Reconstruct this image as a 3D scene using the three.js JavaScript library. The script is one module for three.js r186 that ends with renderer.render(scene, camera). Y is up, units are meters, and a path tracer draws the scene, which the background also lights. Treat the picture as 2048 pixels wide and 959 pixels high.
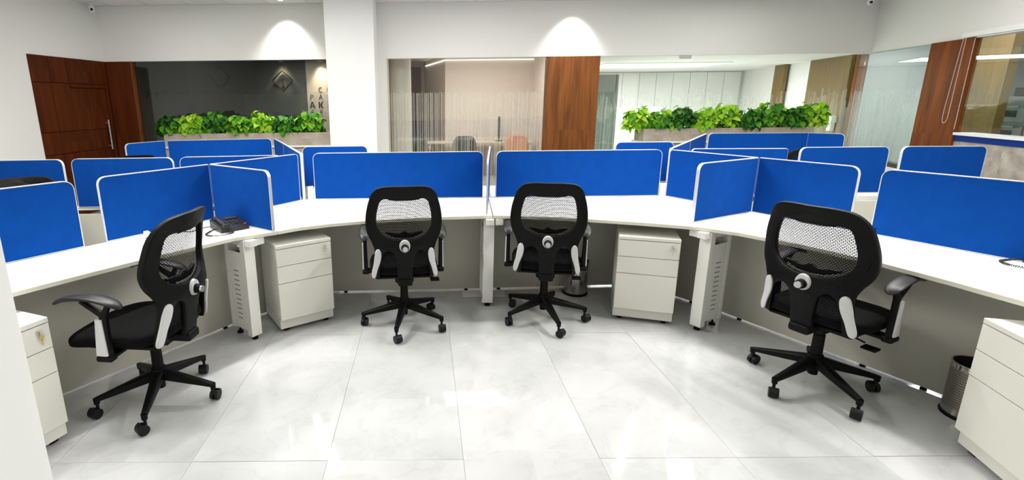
import * as THREE from 'three';
import { RoundedBoxGeometry } from 'three/addons/geometries/RoundedBoxGeometry.js';
import { ParametricGeometry } from 'three/addons/geometries/ParametricGeometry.js';
import { TessellateModifier } from 'three/addons/modifiers/TessellateModifier.js';
import { RectAreaLightUniformsLib } from 'three/addons/lights/RectAreaLightUniformsLib.js';
import { mergeGeometries, mergeVertices, toCreasedNormals } from 'three/addons/utils/BufferGeometryUtils.js';
import { ImprovedNoise } from 'three/addons/math/ImprovedNoise.js';
import { FontLoader } from 'three/addons/loaders/FontLoader.js';
import { TextGeometry } from 'three/addons/geometries/TextGeometry.js';

/* ---------- camera, exposure, large lights ---------- */
const scene = new THREE.Scene();
scene.background = new THREE.Color(0x000000);
const FOCAL = 982.91;                                              // pixels, for a 2048 x 959 frame
const camera = new THREE.PerspectiveCamera(2 * Math.atan(479.5 / FOCAL) * 180 / Math.PI, 2048 / 959, 0.05, 60);
camera.position.set(-0.4707, 1.5972, 4.3446);
camera.rotation.set(-0.2345, 0.0047, -0.0113, 'YXZ');
camera.setViewOffset(2048, 959, 179.2, 42.5, 2048, 959);           // shifted lens
const renderer = new THREE.WebGLRenderer({ antialias: true });
renderer.toneMapping = THREE.LinearToneMapping;
renderer.toneMappingExposure = 1.0;
renderer.shadowMap.enabled = true;
RectAreaLightUniformsLib.init();
const LAMP = { line: 142, side: 290, back: 70, wash: 5.6, down: 13, front: 12 };                    // light levels

/* ---------- helpers ---------- */
let seed = 7;
const rnd = () => { seed = (seed * 1664525 + 1013904223) >>> 0; return seed / 4294967296; };
const rr = (a, b) => a + (b - a) * rnd();
const V3 = (x, y, z) => new THREE.Vector3(x, y, z);
const used = {};
function numbered(n) { const k = used[n] = (used[n] ?? -1) + 1; return k ? `${n}_${String(k).padStart(3, '0')}` : n; }
function mesh(name, g, m, parent) {
  const o = new THREE.Mesh(Array.isArray(g) ? join(g) : g, m);
  o.name = parent ? name : numbered(name); o.castShadow = o.receiveShadow = true;
  (parent ?? scene).add(o); return o;
}
function tag(o, label, category, group) { o.userData.label = label; o.userData.category = category; if (group) o.userData.group = group; return o; }
function thing(name, label, category, p = [0, 0, 0], turn = 0, group) {
  const o = new THREE.Group(); o.name = numbered(name); scene.add(o); o.position.set(...p); o.rotation.y = turn; return tag(o, label, category, group);
}
function dup(src, label, p, turn = 0) { const c = src.clone(); c.name = numbered(src.name.replace(/_\d{3}$/, '')); c.userData = { ...src.userData, label }; c.position.set(...p); c.rotation.y = turn; scene.add(c); return c; }
function struct(name, g, m, parent) { const o = mesh(name, g, m, parent); if (!parent) { o.name = name; o.userData.kind = 'structure'; } return o; }
function clean(g) { const h = g.index ? g.toNonIndexed() : g; for (const k of Object.keys(h.attributes)) if (!['position', 'normal', 'uv'].includes(k)) h.deleteAttribute(k); if (!h.attributes.uv) h.setAttribute('uv', new THREE.Float32BufferAttribute(new Float32Array(h.attributes.position.count * 2), 2)); return h; }
function join(list) { return mergeGeometries(list.map(clean)); }
// box with uv in metres; r > 0 rounds the edges
function bx(w, h, d, x = 0, y = 0, z = 0, r = 0) {
  const g = r ? new RoundedBoxGeometry(w, h, d, 2, Math.min(r, w / 2.01, h / 2.01, d / 2.01)) : new THREE.BoxGeometry(w, h, d);
  const h2 = g.index ? g.toNonIndexed() : g, P = h2.attributes.position, N = h2.attributes.normal, U = h2.attributes.uv;
  for (let i = 0; i < P.count; i++) {
    const ax = Math.abs(N.getX(i)), ay = Math.abs(N.getY(i)), az = Math.abs(N.getZ(i));
    if (ay >= ax && ay >= az) U.setXY(i, P.getX(i), P.getZ(i)); else if (ax >= az) U.setXY(i, P.getZ(i), P.getY(i)); else U.setXY(i, P.getX(i), P.getY(i));
  }
  h2.translate(x, y, z); return h2;
}
const cyl = (r0, r1, h, x = 0, y = 0, z = 0, n = 24, open = false) => new THREE.CylinderGeometry(r0, r1, h, n, 1, open).translate(x, y, z);
function tube(pts, r, seg = 24, n = 8, closed = false) { return new THREE.TubeGeometry(new THREE.CatmullRomCurve3(pts.map((p) => V3(...p)), closed), seg, r, n, closed); }
function extr(shape, depth, bevel = 0, seg = 2, cs = 8) {
  return new THREE.ExtrudeGeometry(shape, { depth, curveSegments: cs, bevelEnabled: bevel > 0, bevelThickness: bevel, bevelSize: bevel, bevelOffset: -bevel, bevelSegments: seg });
}
function poly(pts) { const s = new THREE.Shape(); pts.forEach(([a, b], i) => (i ? s.lineTo(a, b) : s.moveTo(a, b))); s.closePath(); return s; }
// slab from a plan outline of [x, z] points, top at y
function slab(pts, y, t, bevel = 0) { const g = extr(poly(pts), t - 2 * bevel, bevel); g.translate(0, 0, bevel); g.rotateX(Math.PI / 2); g.translate(0, y, 0); return g; }
// upright board standing on a plan line a -> b: a Group-ready transform
const heading = (a, b) => ({ len: Math.hypot(b[0] - a[0], b[1] - a[1]), turn: Math.atan2(-(b[1] - a[1]), b[0] - a[0]) });
// wall piece between plan points a and b (thickness t laid to the side `side`), from y0 to y1, baked in world space
function wallBox(a, b, y0, y1, t, side = 1) { const { len, turn } = heading(a, b); const g = bx(len, y1 - y0, t, len / 2, (y0 + y1) / 2, side * t / 2); g.rotateY(turn); g.translate(a[0], 0, a[1]); return g; }

/* ---------- textures ---------- */
const noise = new ImprovedNoise();
function fbm(x, y, z, o = 4) { let s = 0, a = 0.5; for (let i = 0; i < o; i++) { s += a * noise.noise(x, y, z + i * 7.3); x *= 2; y *= 2; a *= 0.5; } return s; }
function dataTex(w, h, fn, srgb = true) {
  const d = new Uint8Array(w * h * 4);
  for (let j = 0; j < h; j++) for (let i = 0; i < w; i++) { const c = fn(i / w, j / h, i, j); const k = (j * w + i) * 4; d[k] = c[0]; d[k + 1] = c[1]; d[k + 2] = c[2]; d[k + 3] = c[3] ?? 255; }
  const t = new THREE.DataTexture(d, w, h); t.wrapS = t.wrapT = THREE.RepeatWrapping; t.magFilter = THREE.LinearFilter; t.minFilter = THREE.LinearMipmapLinearFilter; t.generateMipmaps = true;
  if (srgb) t.colorSpace = THREE.SRGBColorSpace; t.needsUpdate = true; return t;
}
const clamp = (v) => Math.max(0, Math.min(255, v));
function woodTex(base, dark, bands, k) {      // vertical grain; one repeat = 1.2 m x 2.4 m
  const t = dataTex(512, 1024, (u, v) => {
    const X = u * 24, Y = v * 5;
    const b = Math.floor(u * bands), tone = 0.16 * (noise.noise(b * 3.7, k, 1.3) + 0.6 * noise.noise(b * 9.1, k + 4, v * 2.2));
    let g = 0.55 * fbm(X * 0.55 + 0.7 * noise.noise(X * 0.2, Y * 0.5, k), Y * 0.42, k, 3) + 0.32 * fbm(X * 5, Y * 0.5, k + 9, 3) + tone;
    const knot = Math.max(0, noise.noise(X * 0.5, Y * 0.55, k + 20) - 0.52) * 2;
    const m = Math.max(0, Math.min(1, 0.54 + g * 1.25 - knot));
    return [0, 1, 2].map((i) => clamp(dark[i] + (base[i] - dark[i]) * m));
  });
  t.repeat.set(1 / 1.2, 1 / 2.4); return t;
}
const marble = dataTex(1024, 1024, (u, v) => {
  const a = fbm(u * 5, v * 5, 3.1, 5), w = fbm(u * 9 + 2 * a, v * 6 - a, 8.2, 4);
  const vein = Math.exp(-Math.abs(w) * 26) * 7, cloud = a * 22;
  const g = 224 + cloud - vein; return [clamp(g), clamp(g + 1), clamp(g + 2)];
});
const marbleRough = dataTex(512, 512, (u, v) => { const g = 13 + 8 * fbm(u * 8, v * 8, 2.2, 3); return [g, g, g]; }, false);
const stoneTex = dataTex(512, 512, (u, v) => { const a = fbm(u * 6, v * 6, 14, 5), b = fbm(u * 40, v * 40, 3, 2); const g = a * 60 + b * 16; return [clamp(168 + g), clamp(160 + g), clamp(150 + g)]; });
const planterTex = dataTex(512, 512, (u, v) => { const a = fbm(u * 5, v * 3, 24, 5), b = fbm(u * 50, v * 20, 5, 2); const g = a * 44 + b * 14; return [clamp(170 + g), clamp(158 + g), clamp(144 + g)]; });
const fabricBump = dataTex(128, 128, (u, v) => { const g = 128 + 60 * Math.sin(u * Math.PI * 64) * Math.sin(v * Math.PI * 64) + 40 * (rnd() - 0.5); return [g, g, g]; }, false);
fabricBump.repeat.set(12, 12);
const fabricTone = dataTex(256, 256, (u, v) => { const g = 244 + 18 * fbm(u * 6, v * 6, 5, 4) + 10 * (rnd() - 0.5); return [clamp(g), clamp(g), clamp(g)]; });
fabricTone.repeat.set(2, 2);
const netAlpha = dataTex(128, 128, (u, v) => {          // knitted net: rows of long open cells, each row offset by half a cell
  const row = Math.floor(v * 8), x = (u * 4 + (row % 2) * 0.5) % 1, y = (v * 8) % 1;
  const e = Math.abs((x - 0.5) / 0.41) ** 2.6 + Math.abs((y - 0.5) / 0.29) ** 2.6; const a = e < 1 ? 0 : 255; return [a, a, a];
}, false);
netAlpha.repeat.set(1 / 0.056, 1 / 0.064);
const perfAlpha = dataTex(128, 128, (u, v) => { const row = Math.floor(v * 8), x = (u * 8 + (row % 2) * 0.5) % 1, y = (v * 8) % 1; const a = Math.hypot(x - 0.5, y - 0.5) < 0.26 ? 0 : 255; return [a, a, a]; }, false);
perfAlpha.repeat.set(11, 4.4);
const steelRough = dataTex(256, 256, (u, v) => { const g = 70 + 26 * fbm(u * 3, v * 90, 4, 2); return [g, g, g]; }, false);
// frosted stripe film: vertical strips of random width, each with its own lower end; one repeat = 2 m wide, the film's own height
function filmTex(k, density, top, ragged) {
  const W = 1024, H = 512, a = new Float32Array(W * H); let s = k * 977 + 13; const r = () => { s = (s * 1664525 + 1013904223) >>> 0; return s / 4294967296; };
  let x = 0; while (x < W) {
    const w = 2 + Math.floor(r() ** 2 * 9), gap = r() < 0.8 ? 1 + Math.floor(r() * 3) : 5 + Math.floor(r() * 8);
    const y1 = H * (1 - top * ragged * r()), y0 = H * (0.5 * (r() ** 2.5));
    for (let i = x; i < Math.min(W, x + w); i++) for (let j = Math.floor(y0); j < y1; j++) a[j * W + i] = density * (0.7 + 0.3 * r());
    x += w + gap;
  }
  return dataTex(W, H, (u, v, i, j) => { const g = a[j * W + i] * 255; return [g, g, g]; }, false);
}

/* ---------- materials ---------- */
const std = (color, roughness = 0.5, more = {}) => new THREE.MeshStandardMaterial({ color, roughness, ...more });
const phys = (color, roughness = 0.5, more = {}) => new THREE.MeshPhysicalMaterial({ color, roughness, ...more });
const M = {
  wall: std('#e9e8e4', 0.85), column: std('#eeeeec', 0.8), ceiling: std('#e6e6e2', 0.9), grid: std('#cfcfca', 0.7),
  grout: std('#cfcfcc', 0.8), laminate: phys('#eeeee9', 0.32, { specularIntensity: 0.6 }), edge: std('#dcdac8', 0.4), carcass: phys('#e2e1d7', 0.4, { specularIntensity: 0.4 }),
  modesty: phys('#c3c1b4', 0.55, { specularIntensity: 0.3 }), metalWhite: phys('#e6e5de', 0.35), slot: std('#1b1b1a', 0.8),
  blue: phys('#06459a', 0.95, { specularIntensity: 0.2, bumpMap: fabricBump, bumpScale: 0.0006, map: fabricTone }), trim: std('#d9dadc', 0.3, { metalness: 0.35 }),
  black: phys('#060607', 0.5, { specularIntensity: 0.32 }), blackSoft: phys('#050506', 0.9, { specularIntensity: 0.25, bumpMap: fabricBump, bumpScale: 0.0006 }), pad: phys('#101012', 0.4, { specularIntensity: 0.7 }), castor: phys('#0f0f10', 0.45, { specularIntensity: 0.6 }), greyWing: phys('#cdcdcd', 0.42), silver: std('#c9c9cb', 0.25, { metalness: 0.75 }), gas: std('#3a3a3c', 0.3, { metalness: 0.8 }),
  net: phys('#050506', 0.9, { specularIntensity: 0.2, alphaMap: netAlpha, alphaTest: 0.5, side: THREE.DoubleSide }),
  steel: std('#b8b4ac', 0.5, { metalness: 1, roughnessMap: steelRough }), perf: std('#a9a297', 0.45, { metalness: 0.9, alphaMap: perfAlpha, alphaTest: 0.5, side: THREE.DoubleSide }), liner: std('#1c1b1a', 0.6, { side: THREE.DoubleSide }),
  brass: std('#c8b173', 0.3, { metalness: 0.85 }),
  woodMid: phys('#ffffff', 0.5, { specularIntensity: 0.35, map: woodTex([146, 90, 40], [70, 36, 12], 5, 3) }), woodDark: phys('#ffffff', 0.55, { specularIntensity: 0.2, map: woodTex([100, 46, 16], [58, 23, 7], 7, 11) }), woodRight: phys('#ffffff', 0.5, { specularIntensity: 0.25, map: woodTex([160, 88, 28], [74, 36, 10], 4, 23) }), woodPale: std('#ffffff', 0.5, { map: woodTex([136, 110, 58], [100, 78, 38], 4, 31) }),
  stone: std('#ffffff', 0.6, { map: stoneTex }), planter: std('#ffffff', 0.75, { map: planterTex }),
  glass: phys('#f6faf8', 0, { transmission: 1, ior: 1.5, thickness: 0 }), glassGrey: phys('#c8cdcb', 0, { transmission: 1, ior: 1.5, thickness: 0 }), glassGreen: phys('#f5f9f6', 0, { transmission: 1, ior: 1.5, thickness: 0 }),
  soil: std('#2a2018', 0.95), darkFrame: std('#3a2a1e', 0.5), skirting: std('#1f1d1c', 0.5), phone: phys('#1a1b1f', 0.36), keycap: std('#2c2e34', 0.5), red: std('#c04038', 0.4), cord: std('#1f2024', 0.5), white: std('#f0f0ee', 0.5),
  roomGrey: std('#5c5f5d', 0.85), roomDark: std('#353836', 0.8), roomBeige: std('#dcd0c6', 0.85), roomWhite: std('#f3f2f0', 0.8), roomCool: std('#c0c8c5', 0.8), greyDoor: std('#868b88', 0.6), letter: std('#14110f', 0.6),
  ovenSteel: std('#a7a8a4', 0.4, { metalness: 0.6 }), ovenDark: std('#2b2b2a', 0.4), orange: std('#d88f68', 0.8), darkSeat: std('#3a3d3b', 0.8), counterBlue: phys('#0a3180', 0.7, { specularIntensity: 0.3 }),
  leaves: ['#63a524', '#3f8422', '#97cf2a', '#bfe046', '#2a6424'].map((c) => phys(c, 0.55, { side: THREE.DoubleSide, transmission: 0.3, thickness: 0, specularIntensity: 0.5 })),
};
const glow = (hex, i) => new THREE.MeshStandardMaterial({ color: '#000000', emissive: hex, emissiveIntensity: i, roughness: 1 });

/* ---------- the room ---------- */
const CEIL = 3.06, SOFFIT = 2.25, ZB = -3.68;
const LW = (z) => -5.45 - 0.1 * (z + 3.7);                      // left wall x at z
const RW = (z) => 6.48 - 0.252 * (z + 3.7);                     // right wall x at z
const ZF = 6.4;

// floor: polished stone tiles of 62 x 125 cm with open joints
{
  const g = bx(16, 0.1, 11, 0.3, -0.056, 1.2); const floor = struct('floor', g, M.grout);
  const TX = 0.624, TZ = 1.25, J = 0.0014;
  const mats = [0, 1, 2, 3].map((k) => phys(['#d9d9d8', '#dddddc', '#d7d8d7', '#dbdbdb'][k], 1, { map: marble, roughnessMap: marbleRough, specularIntensity: 0.8 }));
  const shapes = [...Array(6)].map((_, k) => { const t = bx(TX - J, 0.012, TZ - J, 0, 0, 0); const U = t.attributes.uv; for (let i = 0; i < U.count; i++) U.setXY(i, U.getX(i) * 0.55 + k * 0.37, U.getY(i) * 0.55 + k * 0.23); return t; });
  for (let i = -10; i < 11; i++) for (let j = -5; j < 4; j++) {
    const x = 0.32 + (i + 0.5) * TX, z = 2.41 + (j - 0.5) * TZ;
    if (z - TZ / 2 < ZB - 1.3 || x + TX / 2 < LW(z) - 0.3 || x - TX / 2 > RW(z) + 0.4) continue;
    const t = mesh('tile', shapes[(i * 5 + j * 3 + 80) % 6], mats[(i * 7 + j * 11 + 200) % 4], floor); t.position.set(x, -0.0068, z); t.rotation.set(rr(-0.0012, 0.0012), 0, rr(-0.0016, 0.0016));
  }
}
// ceiling with 60 cm tiles in the rows that show, plain slab beyond
{
  const c = struct('ceiling', bx(14, 0.12, 11, 0.3, CEIL + 0.09, 1.2), M.ceiling);
  const tg = bx(0.592, 0.02, 0.592);
  for (let i = 0; i < 21; i++) for (let j = 0; j < 3; j++) { const x = -5.5 + i * 0.6, z = ZB + 0.3 + j * 0.6; if (x < LW(z) - 0.2 || x > RW(z) + 0.25) continue; mesh('ceiling_tile', tg, M.ceiling, c).position.set(x, CEIL + 0.012, z); }
  mesh('ceiling_board', bx(13, 0.02, ZF - ZB - 1.8, 0.3, CEIL + 0.012, (ZF + ZB + 1.8) / 2), M.ceiling, c);
  const bars = []; for (let i = 0; i < 22; i++) bars.push(bx(0.012, 0.008, 1.8, -5.8 + i * 0.6, CEIL + 0.002, ZB + 0.9)); for (let j = 0; j < 4; j++) bars.push(bx(12.4, 0.008, 0.012, 0.4, CEIL + 0.002, ZB + j * 0.6));
  mesh('ceiling_grid', bars, M.grid, c);
}
// walls
struct('wall_left', [wallBox([LW(-2.302), -2.302], [LW(ZF), ZF], 0, CEIL, 0.14, 1), wallBox([LW(ZB), ZB], [LW(-2.302), -2.302], SOFFIT, CEIL, 0.14, 1)], M.wall);
struct('wall_front', bx(12.5, CEIL, 0.14, -0.6, CEIL / 2, ZF + 0.07), M.wall);
struct('wall_back', [bx(RW(ZB) - LW(ZB) + 0.02, CEIL - SOFFIT, 0.14, (RW(ZB) + LW(ZB)) / 2, (CEIL + SOFFIT) / 2, ZB - 0.07), bx(0.21, SOFFIT, 0.14, -1.145, SOFFIT / 2, ZB - 0.07)], M.wall);
const RWp = (z) => [RW(z), z];
struct('wall_right', [wallBox(RWp(ZB - 0.3), RWp(ZF), SOFFIT, CEIL, 0.14, -1), wallBox(RWp(1.6), RWp(ZF), 0, SOFFIT, 0.14, -1), wallBox(RWp(ZB - 0.3), RWp(-2.39), 0, 0.6, 0.12, -1)], M.wall);
struct('trim_1', wallBox(RWp(ZB - 0.3), RWp(-2.39), 0.6, 0.66, 0.13, -1), M.skirting);
// the white column by the planter and the column at the near left
struct('column_1', bx(0.7, CEIL, 0.6, -1.52, CEIL / 2, ZB + 0.3, 0.006), M.column);
struct('column_2', bx(0.9, CEIL, 0.9, -2.26, CEIL / 2, 3.3, 0.006), M.column);

// wood cladding on the left wall, with the door in it; and its return on the back wall
{
  const b = [LW(ZB), ZB], a = [LW(-2.302), -2.302], { len, turn } = heading(a, b);
  const w = new THREE.Group(); w.name = 'door_1'; w.userData.kind = 'structure'; w.position.set(a[0], 0, a[1]); w.rotation.y = turn; scene.add(w);
  // local x runs towards the corner, the room is at local +z; x0, x1 are measured from the corner
  const put = (n, x0, x1, y0, y1, d, m = M.woodDark, p = w) => { const g = bx(x1 - x0 - 0.008, y1 - y0 - 0.008, 0.04, len - (x0 + x1) / 2, (y0 + y1) / 2, d + 0.02, 0.002); const U = g.attributes.uv; const o = 0.37 * Math.round(x0 * 9 + y0 * 4); for (let i = 0; i < U.count; i++) U.setX(i, U.getX(i) + o); return mesh(n, g, m, p); };
  mesh('backing', bx(len, SOFFIT, 0.1, len / 2, SOFFIT / 2, -0.09), M.darkFrame, w);
  const D0 = 0.07, D1 = 0.775;
  for (const [y0, y1] of [[0.93, 1.235], [1.235, 1.9], [1.9, SOFFIT], [0, 0.93]]) { put('cladding_panel', D1, 1.08, y0, y1, -0.03); put('cladding_panel', 1.08, len, y0, y1, -0.03); }
  put('cladding_panel', D0, D1, 1.9, SOFFIT, -0.03); put('cladding_panel', 0, D0, 0, SOFFIT, -0.03);
  put('door_head', D0, D1, 1.84, 1.9, -0.02);
  const leaf = mesh('door_leaf', bx(D1 - D0 - 0.012, 1.83, 0.03, len - (D0 + D1) / 2, 0.92, -0.035), M.darkFrame, w);
  for (const [y0, y1] of [[0, 0.93], [0.93, 1.235], [1.235, 1.84]]) { put('door_panel', D0 + 0.004, 0.44, y0, y1, -0.04, M.woodDark, leaf); put('door_panel', 0.44, D1 - 0.004, y0, y1, -0.04, M.woodDark, leaf); }
  const hd = mesh('door_handle', [cyl(0.014, 0.014, 0.46, len - 0.17, 1.14, 0.05, 12), bx(0.014, 0.014, 0.06, len - 0.17, 1.32, 0.02), bx(0.014, 0.014, 0.06, len - 0.17, 0.97, 0.02)], M.silver, leaf);
  hd.name = 'door_handle';
  const c = struct('trim_2', bx(0.395, SOFFIT, 0.1, LW(ZB) + 0.21, SOFFIT / 2, ZB - 0.05, 0.002), M.woodDark);
  mesh('edge_strip', bx(0.025, SOFFIT, 0.12, LW(ZB) + 0.415, SOFFIT / 2, ZB - 0.05), M.woodMid, c);
}
// wood piers
struct('trim_3', bx(0.815, SOFFIT, 0.16, 1.873, SOFFIT / 2, ZB - 0.05, 0.003), M.woodMid);
struct('trim_4', wallBox(RWp(-2.39), RWp(-1.71), 0, SOFFIT, 0.07, -1).translate(-0.03, 0, 0), M.woodRight);
struct('trim_5', wallBox(RWp(-4.03), RWp(-3.93), 0, SOFFIT, 0.1, -1), M.woodRight);

// glazing
function pane(n, a, b, y0, y1, m, extras) {
  const { len, turn } = heading(a, b); const w = new THREE.Group(); w.name = n; w.userData.kind = 'structure'; w.position.set(a[0], 0, a[1]); w.rotation.y = turn; scene.add(w);
  mesh('pane', bx(len, y1 - y0, 0.01, len / 2, (y0 + y1) / 2, 0), m, w);
  extras?.(w, len); return w;
}
function film(w, len, y0, y1, k, density, ragged, color = '#e9eeec') {
  const t = filmTex(k, density, 0.25, ragged);
  const g = new THREE.PlaneGeometry(len - 0.01, y1 - y0); const U = g.attributes.uv; for (let i = 0; i < U.count; i++) U.setX(i, U.getX(i) * len / 2);
  g.translate(len / 2, (y0 + y1) / 2, -0.008);
  return mesh('frosted_film', g, phys(color, 0.9, { alphaMap: t, transparent: true, transmission: 0.35, thickness: 0, side: THREE.DoubleSide }), w);
}
pane('window_1', [-5.04, ZB - 0.05], [-1.88, ZB - 0.05], 0.02, SOFFIT, M.glassGrey, (w, len) => film(w, len, 0.25, 1.75, 1, 0.12, 0.1));
pane('window_2', [-1.04, ZB - 0.05], [1.465, ZB - 0.05], 0.02, SOFFIT, M.glass, (w, len) => film(w, len, 0.3, 1.735, 2, 0.5, 0.05, '#f6ede4'));
pane('window_3', [2.28, ZB - 0.05], [RW(ZB) - 0.02, ZB - 0.05], 0.02, SOFFIT, M.glassGreen, (w, len) => film(w, len, 0.3, 1.73, 3, 0.45, 0.9, '#f4f8f5'));
pane('window_4', RWp(-3.92), RWp(-2.39), 0.66, SOFFIT, M.glass, (w, len) => film(w, len, 0.66, 1.71, 4, 0.5, 0.2, '#dfe6e4'));
pane('window_5', RWp(-1.71), RWp(1.6), 1.16, SOFFIT, M.glass);

// low wall with a blue band and white ledge at the right
struct('wall_right_low', wallBox(RWp(-1.71), RWp(1.6), 0, 1.06, 0.12, -1), M.stone);
struct('trim_6', wallBox(RWp(-1.71), RWp(1.6), 1.06, 1.13, 0.14, -1).translate(-0.012, 0, 0), M.counterBlue);
struct('trim_7', wallBox(RWp(-1.71), RWp(1.6), 1.13, 1.16, 0.2, -1).translate(-0.03, 0, 0), M.white);

/* ---------- rooms beyond the glass ---------- */
// left: dim meeting room
struct('wall_meeting', [bx(3.1, 2.6, 0.1, -4.45, 1.3, -6.25), wallBox([-5.45, -6.2], [-5.45, ZB - 0.14], 0, 2.6, 0.1, -1)], M.roomGrey);
struct('wall_meeting_sign', bx(1.85, 2.6, 0.1, -1.965, 1.3, -6.25), M.roomBeige);
struct('wall_meeting_fin', bx(0.55, 1.75, 0.3, -4.36, 0.9, -6.04), std('#4f4c45', 0.85));
struct('ceiling_meeting', bx(4.5, 0.1, 2.5, -3.3, 2.5, -5.0), M.roomGrey);
struct('floor_meeting', bx(4.5, 0.1, 2.6, -3.3, -0.05, -5.0 - 0.13), M.roomGrey);
struct('wall_between_left', bx(0.1, 2.6, 4.8, -1.14, 1.3, -6.25), M.roomBeige);
// middle: cabin
struct('wall_cabin', [bx(2.2, 2.6, 0.1, 1.1, 1.3, -6.65), wallBox([0, -6.6], [-0.42, -8.4], 0, 2.6, 0.1, 1), bx(0.8, 2.6, 0.1, -0.8, 1.3, -8.6)], M.roomBeige);
struct('ceiling_cabin', bx(3.2, 0.1, 5, 0.45, 2.6, -6.25), M.roomWhite);
struct('floor_cabin', bx(3.2, 0.1, 5, 0.45, -0.05, -6.3), std('#b9b2a8', 0.4));
struct('door_2', bx(0.55, 2.42, 0.06, -0.8, 1.21, -8.45), std('#ffffff', 0.5, { map: woodTex([112, 68, 44], [78, 44, 28], 4, 41) }));
struct('column_3', cyl(0.19, 0.19, 2.55, -0.87, 1.275, -4.45, 28), M.roomBeige);
struct('wall_between_right', bx(0.12, 2.6, 4.9, 1.95, 1.3, -6.28), M.roomBeige);
// right: bright cabin with white wall panels
{
  const w = struct('wall_bright', bx(6.2, 2.3, 0.1, 5.2, 1.15, -8.75), M.grout);
  for (let i = 0; i < 13; i++) mesh('wall_panel', bx(0.42, 2.22, 0.02, 2.25 + i * 0.43, 1.13, -8.69, 0.004), M.roomWhite, w);
  struct('ceiling_bright', slab([[2.0, ZB - 0.14], [RW(ZB - 0.14) + 0.1, ZB - 0.14], [7.9, -8.8], [2.0, -8.8]], 2.36, 0.1), M.roomWhite);
  struct('floor_bright', slab([[2.0, ZB - 0.14], [RW(ZB - 0.14) + 0.1, ZB - 0.14], [7.9, -8.8], [2.0, -8.8]], 0, 0.1), std('#cfd2cf', 0.3));
  struct('wall_bright_right', wallBox([7.70, -8.7], [6.63, -4.1], 0, 2.3, 0.1, -1), M.roomWhite);
  const s = struct('trim_8', wallBox([7.2, -6.757], [7.09, -6.296], 0, 2.26, 0.06, 1), M.woodPale);
  s.name = 'trim_8'; struct('trim_9', wallBox([6.9, -5.36], [6.6, -4.08], 0, 2.26, 0.06, 1), M.woodPale);
  const d = new THREE.Group(); d.name = 'door_3'; d.userData.kind = 'structure'; d.position.set(2.79, 0, -5.2); scene.add(d);
  mesh('door_frame', [bx(0.05, 2.04, 0.06, -0.02, 1.02, 0), bx(0.05, 2.04, 0.06, 0.36, 1.02, 0), bx(0.36, 0.32, 0.06, 0.17, 1.88, 0)], M.greyDoor, d);
  mesh('door_glass', bx(0.33, 1.72, 0.012, 0.17, 0.88, 0), phys('#7f9188', 0.5, { transmission: 0.3, thickness: 0 }), d);
}
// beyond the right wall: corridor and pantry
{
  const off = (z, d) => [RW(z) + d, z + d * 0.252];
  struct('wall_corridor', wallBox(off(-5.6, 2.6), off(-2.3, 2.6), 0, 2.7, 0.1, -1), M.roomCool);
  struct('wall_pantry', [wallBox(off(-2.3, 2.4), off(2.2, 2.4), 0, 2.7, 0.1, -1), wallBox(off(2.2, 0.14), off(2.2, 2.4), 0, 2.7, 0.1, 1), wallBox(off(ZB - 0.3, 0.14), off(-4.2, 2.6), 0, 2.7, 0.1, -1)], M.roomCool);
  struct('ceiling_corridor', slab([off(-5.4, 0.14), off(-5.4, 2.8), off(2.3, 2.8), off(2.3, 0.14)], 2.72, 0.08), M.roomCool);
  struct('floor_corridor', slab([off(-5.4, 0.14), off(-5.4, 2.8), off(2.3, 2.8), off(2.3, 0.14)], 0, 0.1), std('#b9bcbb', 0.3));
  struct('trim_10', wallBox(off(-3.22, 1.0), off(-2.68, 1.0), 0, 2.68, 0.1, -1), M.woodPale);
  struct('trim_11', wallBox(off(-4.5, 2.3), off(-3.95, 2.3), 0, 2.05, 0.08, -1), M.greyDoor);
}

/* ---------- lamps ---------- */
function lineLight(a, b, label, power = LAMP.line, wide = 0.06) {
  const { len, turn } = heading(a, b), t = thing('linear_ceiling_light', label, 'ceiling light', [(a[0] + b[0]) / 2, CEIL - 0.035, (a[1] + b[1]) / 2], turn, 'linear lights over the desks');
  mesh('housing', bx(len, 0.03, wide + 0.015, 0, 0.018, 0, 0.004), M.metalWhite, t);
  mesh('diffuser', bx(len - 0.02, 0.012, wide, 0, -0.002, 0), glow('#ffffff', wide > 0.1 ? 1.2 : 3), t);
  const l = new THREE.RectAreaLight('#fffdf8', power, len - 0.02, wide); l.position.set(0, -0.012, 0); l.rotation.x = -Math.PI / 2; l.castShadow = true; t.add(l);
}
const LINES = [[[-1.35, 0], [-0.1, 0]], [[0.2, 0], [1.45, 0]], [[-1.75, 0.3], [-2.45, 1.3]], [[1.85, 0.4], [2.4, 1.5]], [[-2.6, 1.5], [-3.2, 2.4]], [[2.5, 1.7], [2.95, 2.7]], [[-1.65, -1.05], [-2.15, -2.2]], [[1.95, -1.0], [2.65, -2.1]], [[-2.2, -0.1], [-3.5, -0.1]], [[2.3, -0.1], [3.6, -0.1]],
  [[-1.4, 2.9], [-0.1, 2.9]], [[0.3, 2.9], [1.6, 2.9]], [[-1.4, 4.6], [-0.1, 4.6]], [[0.3, 4.6], [1.6, 4.6]]];
const WHERE = ['the left centre screen', 'the right centre screen', 'the left spine of screens', 'the right spine of screens', 'the left desk near the white column', 'the right desk near the picture edge', 'the screens running back at the left', 'the screens running back at the right', 'the middle-left row', 'the middle-right row', 'the open floor at the left', 'the open floor at the right', 'the back aisle at the left', 'the back aisle at the right'];
LINES.forEach(([a, b], i) => lineLight(a, b, `white linear LED light fixed to the ceiling above ${WHERE[i]}`, [2, 3, 4, 5].includes(i) ? LAMP.side : i === 6 || i === 7 ? LAMP.back : i < 10 ? LAMP.line : LAMP.front));
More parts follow.
